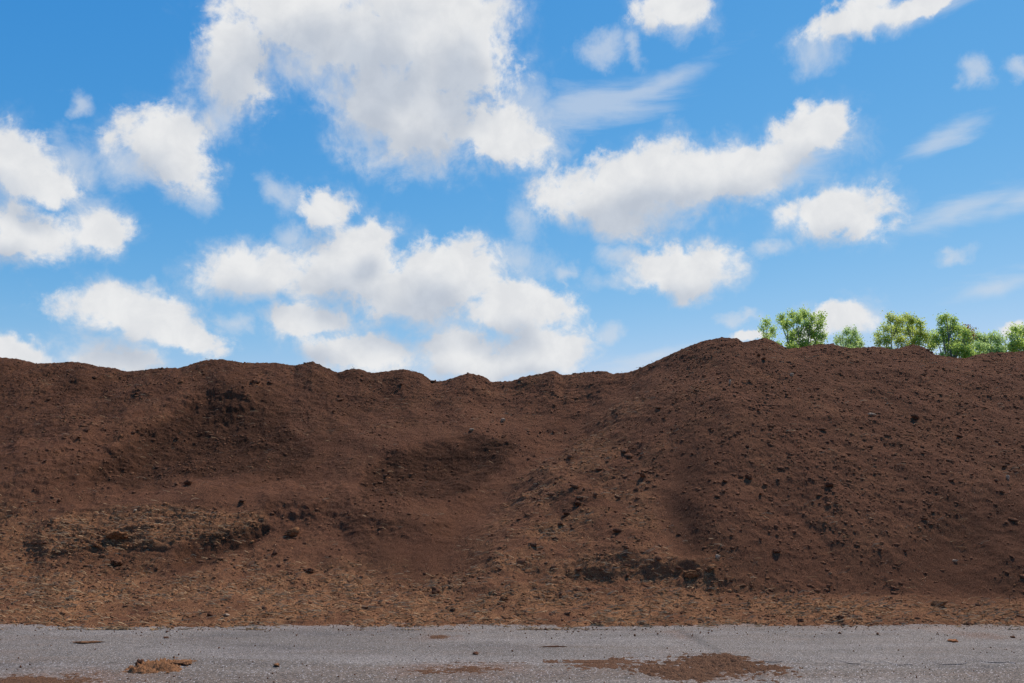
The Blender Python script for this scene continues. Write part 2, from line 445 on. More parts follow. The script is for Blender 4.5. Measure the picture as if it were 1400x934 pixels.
# gully in the right mound
gl = line_sd(wx, wy, [(930, 640), (912, 680), (915, 730), (935, 760)])
N -= 0.09 * np.exp(-(gl / 30)**2); calm = np.maximum(calm, np.exp(-(gl / 34)**2)); dark_mask = np.maximum(dark_mask, 0.42 * np.exp(-((line_sd(wx, wy, [(950, 650), (938, 690), (945, 735), (965, 765)])) / 26)**2))
gl2 = line_sd(wx, wy, [(1330, 740), (1290, 775), (1340, 800)])
N -= 0.10 * np.exp(-(gl2 / 45)**2); calm = np.maximum(calm, np.exp(-(gl2 / 60)**2)); dark_mask = np.maximum(dark_mask, 0.3 * np.exp(-(gl2 / 60)**2))
for poly, cv in (([(100, 690), (190, 655), (330, 640), (500, 640), (480, 665), (370, 690)], 0.9), ([(0, 650), (110, 640), (100, 690), (0, 690)], 0.8),
                 ([(560, 690), (650, 650), (740, 640), (660, 770), (560, 790), (500, 760)], 0.75), ([(960, 700), (1050, 760), (1400, 800), (1200, 800), (980, 790)], 0.35),
                 ([(430, 600), (600, 580), (760, 560), (680, 592), (500, 625)], 0.7)):
    calm = np.maximum(calm, cv * sstep(22, -18, poly_sd(wx, wy, poly)))
# long soft undulations left behind by tipping and sliding, running down the fall line
N += 0.13 * fbm(X * 1.2 + 0.5 * Y, Y * 0.55, 1.9, 3, 0.5, 41) * face * (1 - 0.4 * sstep(850, 1000, PX))
# diagonal slide lines on the left flank
dg = fbm((X * 0.9 - Y * 0.75), (X * 0.75 + Y * 0.9) * 0.22, 0.7, 3, 0.5, 47)
N += 0.075 * dg * face * sstep(520, 300, PX) * sstep(700, 640, PY)
# crumbly relief
rough = (1 - 0.72 * calm)
c1 = fbm(X, Y * 1.25, 0.42, 4, 0.55, 51)
c2 = fbm(X, Y * 1.25, 0.16, 4, 0.62, 57, True)
c3 = fbm(X + 9, Y * 1.25, 0.085, 3, 0.62, 63)
patch = sstep(-0.15, 0.30, fbm(X, Y * 1.2, 1.3, 3, 0.5, 69))
near = sstep(505, 560, PY)
rough = rough * (1 + 0.25 * np.clip(dark_mask, 0, 1))
N += rough * (0.036 * c1 * face + (0.004 + 0.017 * patch) * c2 * (0.35 + 0.65 * face) + 0.010 * c3 * (0.3 + 0.7 * face))
apron = sstep(800, 830, PY)
N += np.clip(dark_mask, 0, 1) * 0.010 * fbm(X * 0.9 + 5, STR_Y, 0.22, 4, 0.65, 33)
N *= (1 - 0.45 * apron)
# little bumps right on the skyline
sky = sstep(0.88, 1.0, tcol) * (1 - sstep(1.0, 1.12, tcol))
N += sky * (0.03 * fbm(X, Y, 0.16, 3, 0.6, 71) + 0.02 * np.clip(fbm(X, Y, 0.07, 2, 0.6, 73), 0, 1))
N *= 0.35 + 0.65 * sstep(-0.01, 0.06, tcol)
Z2 = Z + N * 0.84
Y2 = Y - N * 0.50
X2 = X.copy()
# wavy border where the soil runs out on the asphalt
Z2 += np.where(tcol < 0.08, (0.030 * fbm(X, Y, 1.4, 3, 0.5, 81) + 0.024 * fbm(X, Y, 0.25, 4, 0.65, 83)) * (1 - sstep(0.04, 0.08, tcol)), 0)

# where the pale fibrous peat lies
toe = sstep(735, 800, wy + 0.03 * (700 - wx)) * (1 - 0.85 * sstep(900, 1080, wx) * sstep(835, 800, wy))
nz = fbm(X, Y * 1.3, 0.8, 4, 0.6, 91)
ochre = np.maximum(ochre, toe * (0.72 + 0.9 * nz))
band = line_sd(wx, wy, [(855, 555), (800, 600), (745, 650), (700, 690), (660, 740), (640, 790)])
ochre = np.maximum(ochre, 0.68 * np.exp(-(band / 24)**2) * (0.75 + 1.2 * nz))
ochre = np.maximum(ochre, 0.55 * sstep(80, -60, poly_sd(wx, wy, [(740, 610), (840, 600), (960, 760), (1000, 800), (700, 800), (680, 700)])) * (0.5 + 1.6 * nz))
ochre = np.maximum(ochre, 0.6 * sstep(70, -20, poly_sd(wx, wy, [(0, 690), (40, 720), (30, 780), (0, 790)])))
ochre = np.maximum(ochre, 0.04 + 0.28 * nz) * (1 - 0.6 * calm * (1 - apron))
ochre = np.clip(ochre, 0, 1); 
ridge_ = np.exp(-(line_sd(wx, wy, [(-60, 655), (60, 630), (150, 592), (255, 540)]) / 24)**2)
dark_mask = np.maximum(dark_mask, 0.38 * sstep(25, -20, poly_sd(wx, wy, [(440, 690), (560, 690), (640, 690), (660, 770), (570, 790), (500, 750)])))
lens_ = sstep(16, -18, poly_sd(wx, wy, [(90, 692), (180, 664), (300, 650), (470, 640), (540, 672), (430, 692), (250, 696)]))
dark_mask = np.maximum(dark_mask, 0.48 * (1 - 0.8 * ridge_) * (1 - 0.75 * lens_) * sstep(640, 420, wx + 0.5 * (wy - 600)) * sstep(690, 640, wy) * (0.75 + 1.3 * fbm(X + 0.5 * Y, Y * 0.6, 1.1, 4, 0.55, 97)))  # darker soil tone over the upper left slope, less on ridge and lens
dark_mask = np.maximum(dark_mask, 0.45 * sstep(1180, 1330, wx) * sstep(640, 720, wy) * sstep(835, 800, wy))  # darker soil tone low on the right mound
dark_mask = np.clip(dark_mask * (0.95 + 0.45 * fbm(X, Y * 1.3, 0.3, 3, 0.6, 95)), 0, 1)

# hold the skyline where it was designed: shift the upper slope column by column
for it in range(2):
    _, pp = project(X2, Y2, Z2)
    cur = pp.min(0)
    want = np.interp(A * F + 700, CREST[:, 0], CREST[:, 1])
    def sm(v, n): return np.convolve(np.pad(v, n, 'edge'), np.hanning(2 * n + 3)[1:-1] / (n + 1), 'valid')
    e = cur - want
    e0 = sm(e, 8); e1 = sm(e, 90)
    Z2 += (e1 / F * D)[None, :] * sstep(0.35, 1.0, tcol) + ((e0 - e1) / F * D)[None, :] * sstep(0.86, 1.0, tcol) * np.where(tcol > 1, np.exp(-(tcol - 1) * 6), 1)
V = np.stack([X2, Y2, Z2], -1).reshape(-1, 3)
me = np_mesh('soil_heap', V, grid_faces(*X2.shape))
attr(me, 'ochre', ochre); attr(me, 'dark_mask', dark_mask)
heap = link('soil_heap', me, M_heap)
tag(heap, 'long dark brown heap of peaty soil with dug hollows behind the asphalt road', 'soil heap')

# lookup of the finished surface by photograph position (frontmost row first)
PXf, PYf = project(X2, Y2, Z2)
def on_heap(px, py):
    """first surface point on the sight line through a place in the photograph"""
    a0 = (px - 700) / F
    jj = int(np.argmin(np.abs(PXf[NR1 // 3] - px)))
    for _ in range(3):
        col = PYf[:NR1, jj]
        k = int(np.argmax(col <= py)) if (col <= py).any() else NR1 - 1
        dj = int(round((px - PXf[k, jj]) / 1.15))
        if dj == 0: break
        jj = min(max(jj + dj, 0), X2.shape[1] - 1)
    return Vector((X2[k, jj], Y2[k, jj], Z2[k, jj])), k, jj

# ------------------------------------------------------------------ clods
def ico(sub):
    import bmesh
    bm = bmesh.new(); bmesh.ops.create_icosphere(bm, subdivisions=sub, radius=1.0)
    v = np.array([p.co[:] for p in bm.verts]); f = np.array([[q.index for q in p.verts] for p in bm.faces]); bm.free()
    return v, f
ICO1, ICO2, ICO3, ICO4 = ico(1), ico(2), ico(3), ico(5)

def rough_blob(src, seed, amp=0.35, ang=0.0):
    v, f = src
    n = perlin(v[:, 0] * 1.3 + seed * 1.7, v[:, 1] * 1.3 + v[:, 2] * 0.9 + seed, seed % 50) + \
        0.6 * perlin(v[:, 2] * 2.6 + seed, v[:, 0] * 2.6 - v[:, 1] * 1.9, (seed + 7) % 50) + \
        0.4 * perlin(v[:, 1] * 5.2 + seed, v[:, 2] * 5.2 + v[:, 0] * 3.1, (seed + 3) % 50)
    if len(v) > 100:             # crumbly skin on the finer ones
        for q, fr in enumerate((8, 15, 27)):
            if fr > len(v)**0.5: break
            n = n + 0.42 / (q + 1.2) * perlin(v[:, 0] * fr + v[:, 1] * fr * .6 + seed, v[:, 2] * fr * 1.6 - v[:, 1] * fr * .7, (seed + q) % 50)
    r = 1 + amp * 1.6 * n
    w = v * r[:, None]
    if ang:                      # break some flat facets into it
        g = np.random.default_rng(seed)
        for _ in range(7):
            d = g.normal(size=3); d /= np.linalg.norm(d)
            k = w @ d; cut = g.uniform(0.55, 0.9)
            w = w - np.clip(k - cut, 0, None)[:, None] * d * ang
    return w, f

def rotm(g):
    q = g.normal(size=4); q /= np.linalg.norm(q); a, b, c, d = q
    return np.array([[1 - 2 * (c * c + d * d), 2 * (b * c - a * d), 2 * (b * d + a * c)],
                     [2 * (b * c + a * d), 1 - 2 * (b * b + d * d), 2 * (c * d - a * b)],
                     [2 * (b * d - a * c), 2 * (c * d + a * b), 1 - 2 * (b * b + c * c)]])

def sample_surface(n, weight):
    """n random points of the heap front, weighted by a per-vertex mask (area is about even per vertex)"""
    w = weight[:NR1].copy(); vis = (PXf[:NR1] > -60) & (PXf[:NR1] < 1460)
    # ground area per grid cell
    ar = np.ones_like(w); ar[1:] = np.abs(np.diff(Y2[:NR1], axis=0)) + np.abs(np.diff(Z2[:NR1], axis=0)); ar *= Y2[:NR1]
    w = np.clip(w, 0, None) * vis * ar
    p = w.ravel() / w.sum()
    idx = RNG.choice(w.size, n, p=p)
    return idx // w.shape[1], idx % w.shape[1]

def tilt_m(az, ax):
    """turn about the vertical, then lean back on the slope"""
    c, s = math.cos(az), math.sin(az); a, b = math.cos(ax), math.sin(ax)
    return np.array([[1, 0, 0], [0, a, -b], [0, b, a]]) @ np.array([[c, -s, 0], [s, c, 0], [0, 0, 1]])
TILT = [tilt_m(RNG.normal(-0.45, 0.6), RNG.uniform(0.35, 0.75)) for _ in range(16)]

def crumbs(name, n, weight, rlo, rhi, power, src, mat, label, cat):
    k, j = sample_surface(n, weight)
    protos = [rough_blob(src, s, 0.38, 0.7) for s in range(100, 112)]
    VV, FF = [], []; off = 0
    u = RNG.random(n)
    rad = rlo * (rhi / rlo) ** (u ** power)
    for i in range(n):
        v, f = protos[i % 12]
        s = rad[i] * RNG.uniform((0.8, 0.6, 0.35), (1.7, 1.1, 0.65))
        w = (v * s) @ rotm(RNG).T if rad[i] < 0.012 else (v * s) @ TILT[RNG.integers(16)].T
        w = w + np.array([X2[k[i], j[i]] + RNG.uniform(-.01, .01), Y2[k[i], j[i]] - 0.15 * rad[i], Z2[k[i], j[i]] + 0.10 * rad[i]])
        VV.append(w); FF.append(f + off); off += len(v)
    me = np_mesh(name, np.concatenate(VV), np.concatenate(FF), True)
    o = link(name, me, mat); tag(o, label, cat, kind='stuff'); return o

PYc = PYf
cl_w = (0.30 + 1.0 * patch + 0.55 * sstep(850, 960, PXf)) * (1 - 0.9 * calm) * (1 - 0.5 * sstep(815, 840, PYf))
crumbs('soil_crumbs', 26000, cl_w, 0.006, 0.032, 2.6, ICO1, M_clod, 'loose brown soil crumbs strewn all over the heap', 'soil crumbs')
crumbs('peat_crumbs', 11000, ochre**1.5 * (1 - 0.6 * calm), 0.006, 0.028, 2.2, ICO1, M_clod_ochre, 'loose ochre fibrous peat crumbs along the foot of the heap', 'peat crumbs')

def fibres(name, n, weight, mat, label, cat, llo, lhi):
    k, j = sample_surface(n, weight)
    VV, FF = [], []
    off = 0
    for i in range(n):
        L = RNG.uniform(llo, lhi); w = RNG.uniform(0.0025, 0.0055)
        th = RNG.normal(0, 1.1) + (math.pi if RNG.random() < .5 else 0)
        d = np.array([math.cos(th), -0.55 * math.sin(th), 0.45 * math.sin(th) + RNG.uniform(-.2, .35)]); d /= np.linalg.norm(d)
        up = np.array([0, -0.5, 0.86]); sd_ = np.cross(d, up); sd_ /= np.linalg.norm(sd_)
        p0 = np.array([X2[k[i], j[i]], Y2[k[i], j[i]] - 0.006, Z2[k[i], j[i]] + 0.010])
        bend = RNG.uniform(-0.25, 0.25) * L
        pts = [p0 - d * L / 2, p0 + sd_ * bend * 0.6 + up * 0.10 * L, p0 + d * L / 2]
        ring = []
        for q in pts:
            for ang in (0, 2.1, 4.2):
                ring.append(q + w * (math.cos(ang) * sd_ + math.sin(ang) * up))
        VV.append(np.array(ring))
        for s in range(2):
            for a in range(3):
                FF.append([off + s * 3 + a, off + s * 3 + (a + 1) % 3, off + s * 3 + 3 + (a + 1) % 3, off + s * 3 + 3 + a])
        off += 9
    me = np_mesh(name, np.concatenate(VV), np.array(FF), False)
    o = link(name, me, mat); tag(o, label, cat, kind='stuff'); return o
fibres('plant_fibres', 8000, ochre**1.4 + 0.012, M_fibre, 'pale straw and root fibres littering the peaty heap', 'plant fibres', 0.04, 0.16)

# single clods one can point at
def make_clod(seed, mat, src=ICO2, ang=0.6, amp=0.42, name='soil_clod'):
    v, f = rough_blob(src, seed, amp, ang)
    return np_mesh(name, v, f, True) if mat is None else (lambda me: (me.materials.append(mat), me)[1])(np_mesh(name, v, f, True))

def clod_at(px, py, wpx, hpx, mat, label, seed, name='soil_clod', cat='soil clod', group=None, road=False, me=None, dpx=None, sink=0.25, rotz=None):
    if road:
        x, y = ground(px, py); p = Vector((x, y, 0.0)); w = y
    else:
        p, k, j = on_heap(px, py); w = p.y
    rx = wpx * w / F / 2; rz = hpx * w / F / 2; ry = (dpx if dpx else wpx * 0.8) * w / F / 2
    if me is None: me = make_clod(seed, mat, ICO4 if wpx > 14 else ICO3, 0.6, 0.55)
    o = bpy.data.objects.new(name, me); COL.objects.link(o)
    o.location = p + (Vector((0, 0, rz * (1 - 2 * sink))) if road else Vector((0, -0.3 * rz, 0.45 * rz)))
    o.scale = (rx, ry, rz)
    g = random.Random(seed)
    o.rotation_euler = (0 if road else g.uniform(-.3, .3), g.uniform(-.15, .15) if not road else 0, g.uniform(-.5, .5) if rotz is None else rotz)
    tag(o, label, cat, group)
    return o

G = 'clods lying on the heap'
SINGLE = [
 (402, 730, 17, 13, M_clod_ochre, 'shaggy ochre clod alone on the lower left slope right of the dug hollow'),
 (595, 812, 13, 10, M_clod_dark, 'angular dark chocolate clod on the pale apron below the middle of the heap'),
 (790, 690, 11, 7, M_clod_dark, 'largest dark clod of the cluster in the ochre middle slope'),
 (774, 704, 10, 5, M_clod_dark, 'flat dark clod just below the cluster in the ochre middle slope'),
 (878, 652, 9, 8, M_clod, 'small lone clod with dark underside left of the smooth gully'),
 (1023, 655, 9, 8, M_clod_dark, 'dark clod on the right mound slope just right of the gully top'),
 (1134, 665, 11, 8, M_clod_dark, 'dark broken clod in the middle of the right mound slope'),
 (1250, 572, 10, 9, M_clod_dark, 'round dark clod high on the right mound slope below the treetops'),
 (257, 662, 10, 8, M_clod_dark, 'dark clod on the smooth fan above the left fibrous ledge'),
 (350, 524, 11, 7, M_clod, 'reddish brown clod just under the left skyline'),
 (158, 735, 24, 12, M_clod_ochre, 'long slab of fibrous peat below the left ledge'),
 (132, 747, 16, 9, M_clod_ochre, 'stubby peat lump under the long slab at the left ledge'),
 (160, 772, 16, 9, M_clod, 'low brown lump on the lower left slope under the ledge'),
 (1282, 828, 15, 8, M_clod_ochre, 'rounded orange brown lump on the apron at the foot of the right mound'),
 (690, 820, 11, 7, M_clod_ochre, 'small pale fibrous lump on the apron right of the dark angular clod'),
 (1062, 756, 10, 6, M_clod, 'brown lump low on the right mound near its dark foot'),
 (424, 782, 13, 8, M_clod_dark, 'dark torn clod on the ochre apron left of centre'),
 (815, 853, 14, 6, M_clod_dark, 'dark tuft of peat on the border of road and apron'),
 (1322, 855, 13, 6, M_clod_dark, 'black clod on the road border at the right side'),
 (1148, 846, 9, 6, M_clod_dark, 'little dark clod near the road border below the right mound'),
 (1095, 850, 9, 6, M_clod, 'pair-sized crumb of brown soil on the road border below the right mound'),
 (945, 788, 20, 9, M_clod_ochre, 'big shaggy orange peat lump at the foot between gully and apron'),
 (973, 777, 14, 6, M_clod_ochre, 'flat orange peat lump touching the big shaggy lump'),
]
for i, (px, py, w, h, mt, lab) in enumerate(SINGLE):
    clod_at(px, py, w, h, mt, lab, 200 + i, group=G)

# many look-alike clods: copies of a few clods, each an object of its own
protos = [make_clod(300 + i, M_clod if i % 5 else M_clod_dark, ICO2) for i in range(9)]
def scatter_clods(n, weight, lo, hi, label, seed):
    k, j = sample_surface(n, weight)
    g = random.Random(seed)
    src = bpy.data.objects.new('soil_clod', protos[0])
    for i in range(n):
        o = src.copy(); o.data = protos[g.randrange(9)]; COL.objects.link(o)
        r = lo * (hi / lo) ** (g.random() ** 1.8)
        o.location = (X2[k[i], j[i]], Y2[k[i], j[i]] - 0.2 * r, Z2[k[i], j[i]] + 0.25 * r)
        o.rotation_euler = (g.uniform(.3, .8), g.uniform(-.3, .3), g.gauss(-0.45, 0.6))
        o.scale = (r * g.uniform(1.0, 1.9), r * g.uniform(.7, 1.0), r * g.uniform(.4, .65))
        tag(o, label, 'soil clod', 'look-alike clods on the heap')
    bpy.data.objects.remove(src)
mR = sstep(880, 960, PXf) * sstep(820, 790, PYf) * (1 - 0.8 * calm) * sstep(470, 495, PYf)
mM = sstep(640, 700, PXf) * sstep(960, 900, PXf) * sstep(820, 790, PYf) * sstep(540, 600, PYf) * (1 - 0.8 * calm)
mL = sstep(620, 560, PXf) * sstep(800, 770, PYf) * sstep(500, 515, PYf) * (1 - 0.85 * calm) * (0.2 + patch)
mA = sstep(805, 820, PYf) * sstep(856, 848, PYf)
scatter_clods(95, mR, 0.022, 0.046, 'fist-sized brown clod stuck on the steep right mound slope', 1)
scatter_clods(50, mM, 0.026, 0.06, 'fist-sized brown clod among ochre fibres on the middle slope', 2)
scatter_clods(60, mL, 0.026, 0.055, 'fist-sized brown clod on the long left slope', 3)
scatter_clods(36, mA, 0.016, 0.034, 'small soil clod lying on the pale apron beside the road', 4)

# pale chips of wood
CHIPS = [(1192, 568, 13, 5, 'long pale wood chip high on the right mound'), (998, 525, 4, 9, 'upright pale sliver near the top of the right mound'),
         (1082, 514, 6, 6, 'small whitish chip under the treeline on the right mound'), (1377, 655, 5, 8, 'pale chip near the right edge of the mound slope'),
         (981, 764, 8, 7, 'whitish chip beside the orange peat lumps'), (1305, 768, 8, 4, 'flat pale chip low on the right mound'),
         (688, 576, 7, 6, 'pale splinter above the right end of the dug pit'), (645, 589, 8, 4, 'buff chip on the rim of the dug pit'),
         (185, 700, 5, 5, 'white fleck on the left fibrous ledge'), (310, 842, 11, 3, 'flat pale chip on the left apron close to the road')]
chip_me = make_clod(411, M_chip, ICO2, 0.8, 0.3, 'wood_chip')
for i, (px, py, w, h, lab) in enumerate(CHIPS):
    clod_at(px, py, w, h, M_chip, lab, 500 + i, 'wood_chip', 'wood chip', 'pale wood chips on the heap', me=chip_me, dpx=5)

# ------------------------------------------------------------------ things on the road
def spill(px0, px1, py0, py1, h, thr, label, seed, name='soil_spill', mat=M_spill, tilt=0.0, flip=None):
    """a thin drift of soil; its edge dips under the asphalt, so the outline is ragged"""
    xa, ya = ground((px0 + px1) / 2, (py0 + py1) / 2)
    x0 = ground(px0, (py0 + py1) / 2)[0]; x1 = ground(px1, (py0 + py1) / 2)[0]
    yb = ground(700, py0)[1]; yf = ground(700, py1)[1]
    rx, ry = (x1 - x0) / 2, (yb - yf) / 2
    nx = int(min(560, rx * 2.6 / 0.008)); ny = int(min(260, max(30, ry * 2.6 / 0.008)))
    gx, gy = np.meshgrid(np.linspace(-1.3, 1.3, nx), np.linspace(-1.3, 1.3, ny))
    wxx = xa + gx * rx; wyy = ya + gy * ry + tilt * gx * rx
    d = np.sqrt(gx**2 + gy**2)
    f = 1 - d + 0.85 * fbm(wxx, wyy * 1.8, 0.55, 6, 0.68, seed)
    f = np.minimum(f, (1.27 - np.maximum(np.abs(gx), np.abs(gy))) * 3)
    zz = h * np.clip(f - thr, -0.7, 1) + 0.75 * h * fbm(wxx, wyy, 0.075, 4, 0.75, seed + 5)
    base = np.where(wyy < 7.62, -0.005, 0.001)
    base = np.where(wyy < 7.4 - 0.012 * wxx, -0.005, 0.001)
    V = np.stack([wxx, wyy, base + zz], -1).reshape(-1, 3)
    me = np_mesh(name, V, grid_faces(ny, nx)); o = link(name, me, mat)
    return tag(o, label, 'soil spill', 'soil spills on the road')
spill(868, 1066, 896, 930, 0.024, 0.16, 'largest reddish soil spill spread across the asphalt seam right of centre', 301)
spill(-60, 165, 918, 945, 0.012, 0.50, 'thin brown soil film on the road in the lower left corner', 311)
spill(560, 700, 907, 922, 0.010, 0.62, 'thin brown soil film near the bottom edge left of centre', 321)
spill(760, 870, 903, 915, 0.008, 0.55, 'narrow soil streak leading left from the largest spill', 331)
spill(585, 612, 869, 873, 0.007, 0.45, 'small pale soil smear on the road below the angular clod', 341)
# torn peat clump on the road: a flat main lump, a thin tail and a dark root end
x, y = ground(221, 910)
root = bpy.data.objects.new('peat_clump', None); COL.objects.link(root); root.location = (x, y, 0)
tag(root, 'torn flat clump of ochre peat lying alone on the left of the road', 'peat clump')
def clump_part(name, seed, dx, dy, dz, sx, sy, sz, rot, mat, amp=0.42):
    v, f = rough_blob(ICO4, seed, amp, 0.5)
    c, s = math.cos(rot), math.sin(rot)
    v = v; w = v * np.array([sx, sy, sz]); w = np.stack([w[:, 0] * c - w[:, 1] * s, w[:, 0] * s + w[:, 1] * c, w[:, 2]], -1) + np.array([dx, dy, dz])
    w[:, 2] = np.maximum(w[:, 2], -0.004)
    return link(name, np_mesh(name, w, f), mat, root)
ml = spill(190, 250, 901, 918, 0.050, 0.05, None, 345, 'main_lump', M_clod_ochre, 0.12)
for key in ('category', 'group'): del ml[key]
ml.parent = root; ml.location = -root.location
clump_part('tail', 602, 0.16, 0.07, 0.010, 0.085, 0.06, 0.016, 0.25, M_clod_ochre)
clump_part('root_end', 603, -0.185, -0.01, 0.018, 0.035, 0.05, 0.03, 0.3, M_clod_dark)
clod_at(122, 879, 36, 3.2, M_clod_ochre, 'thin ochre strip of peat on the left road behind the torn clump', 611, 'peat_strip', 'peat strip', road=True, dpx=9, rotz=0.25)
clod_at(1303, 877, 16, 4, M_orange, 'orange bark scrap lying on the road at the right', 612, 'bark_scrap', 'bark scrap', road=True, dpx=12)
clod_at(1385, 872, 6, 3, M_clod_dark, 'black crumb on the road near the right edge', 613, 'soil_clod', 'soil clod', road=True, dpx=6)
clod_at(227, 872.5, 7, 2.5, M_clod_dark, 'tiny black crumb on the road above the torn peat clump', 614, 'soil_clod', 'soil clod', road=True, dpx=6)
clod_at(650, 894, 9, 3, M_clod_dark, 'dark crumb on the road in front of the heap centre', 615, 'soil_clod', 'soil clod', road=True, dpx=8)
clod_at(378, 910, 10, 4, M_clod_ochre, 'ochre crumb on the road right of the torn clump', 616, 'soil_clod', 'soil clod', road=True, dpx=8)
clod_at(757, 884.5, 30, 1.6, M_clod_dark, 'thin dark twig lying flat on the road at centre', 617, 'twig', 'twig', road=True, dpx=5, rotz=0.05)
# grit and crumbs strewn over the asphalt
def grit():
    VV, FF = [], []; off = 0
    protos_ = [rough_blob(ICO1, s, 0.3, 0.6) for s in range(700, 706)]
    for i in range(420):
        px = RNG.uniform(-60, 1460); py = 856 + 90 * RNG.random() ** (1.9 if i % 2 else 0.8)
        x, y = ground(px, py); r = RNG.uniform(0.0025, 0.007) * (1.6 if RNG.random() < .04 else 1)
        v, f = protos_[i % 6]
        z = -0.004 if y < 7.44 - 0.012 * x else 0.002
        VV.append(v * r * RNG.uniform(.7, 1.5, 3) + np.array([x, y, z + r * 0.4])); FF.append(f + off); off += len(v)
    o = link('road_grit', np_mesh('road_grit', np.concatenate(VV), np.concatenate(FF)), M_clod)
    tag(o, 'scattered brown grit and crumbs lying on the asphalt', 'grit', kind='stuff')
grit()
def edge_crumbs():
    VV, FF = [], []; off = 0
    protos_ = [rough_blob(ICO1, s, 0.3, 0.6) for s in range(720, 726)]
    for i in range(650):
        px = RNG.uniform(-60, 1460); py = 853 + 17 * RNG.random() ** 3.2
        x, y = ground(px, py); r = RNG.uniform(0.003, 0.008) * (2.2 if RNG.random() < .06 else 1)
        v, f = protos_[i % 6]
        VV.append(v * r * RNG.uniform(.7, 1.4, 3) + np.array([x, y, 0.002 + r * 0.35])); FF.append(f + off); off += len(v)
    o = link('edge_crumbs', np_mesh('edge_crumbs', np.concatenate(VV), np.concatenate(FF)), M_clod)
    tag(o, 'brown soil crumbs fallen onto the asphalt along the foot of the heap', 'soil crumbs', kind='stuff')
edge_crumbs()

# ------------------------------------------------------------------ trees beyond the heap
def tube(pts, radii, n=6):
    V, Fc = [], []
    for i, (p, r) in enumerate(zip(pts, radii)):
        d = (pts[min(i + 1, len(pts) - 1)] - pts[max(i - 1, 0)]); d.normalize()
        a = d.orthogonal().normalized(); b = d.cross(a)
        for k in range(n):
            t = 2 * math.pi * k / n; V.append((p + r * (math.cos(t) * a + math.sin(t) * b))[:])
    for i in range(len(pts) - 1):
        for k in range(n):
            Fc.append([i * n + k, i * n + (k + 1) % n, (i + 1) * n + (k + 1) % n, (i + 1) * n + k])
    return V, Fc

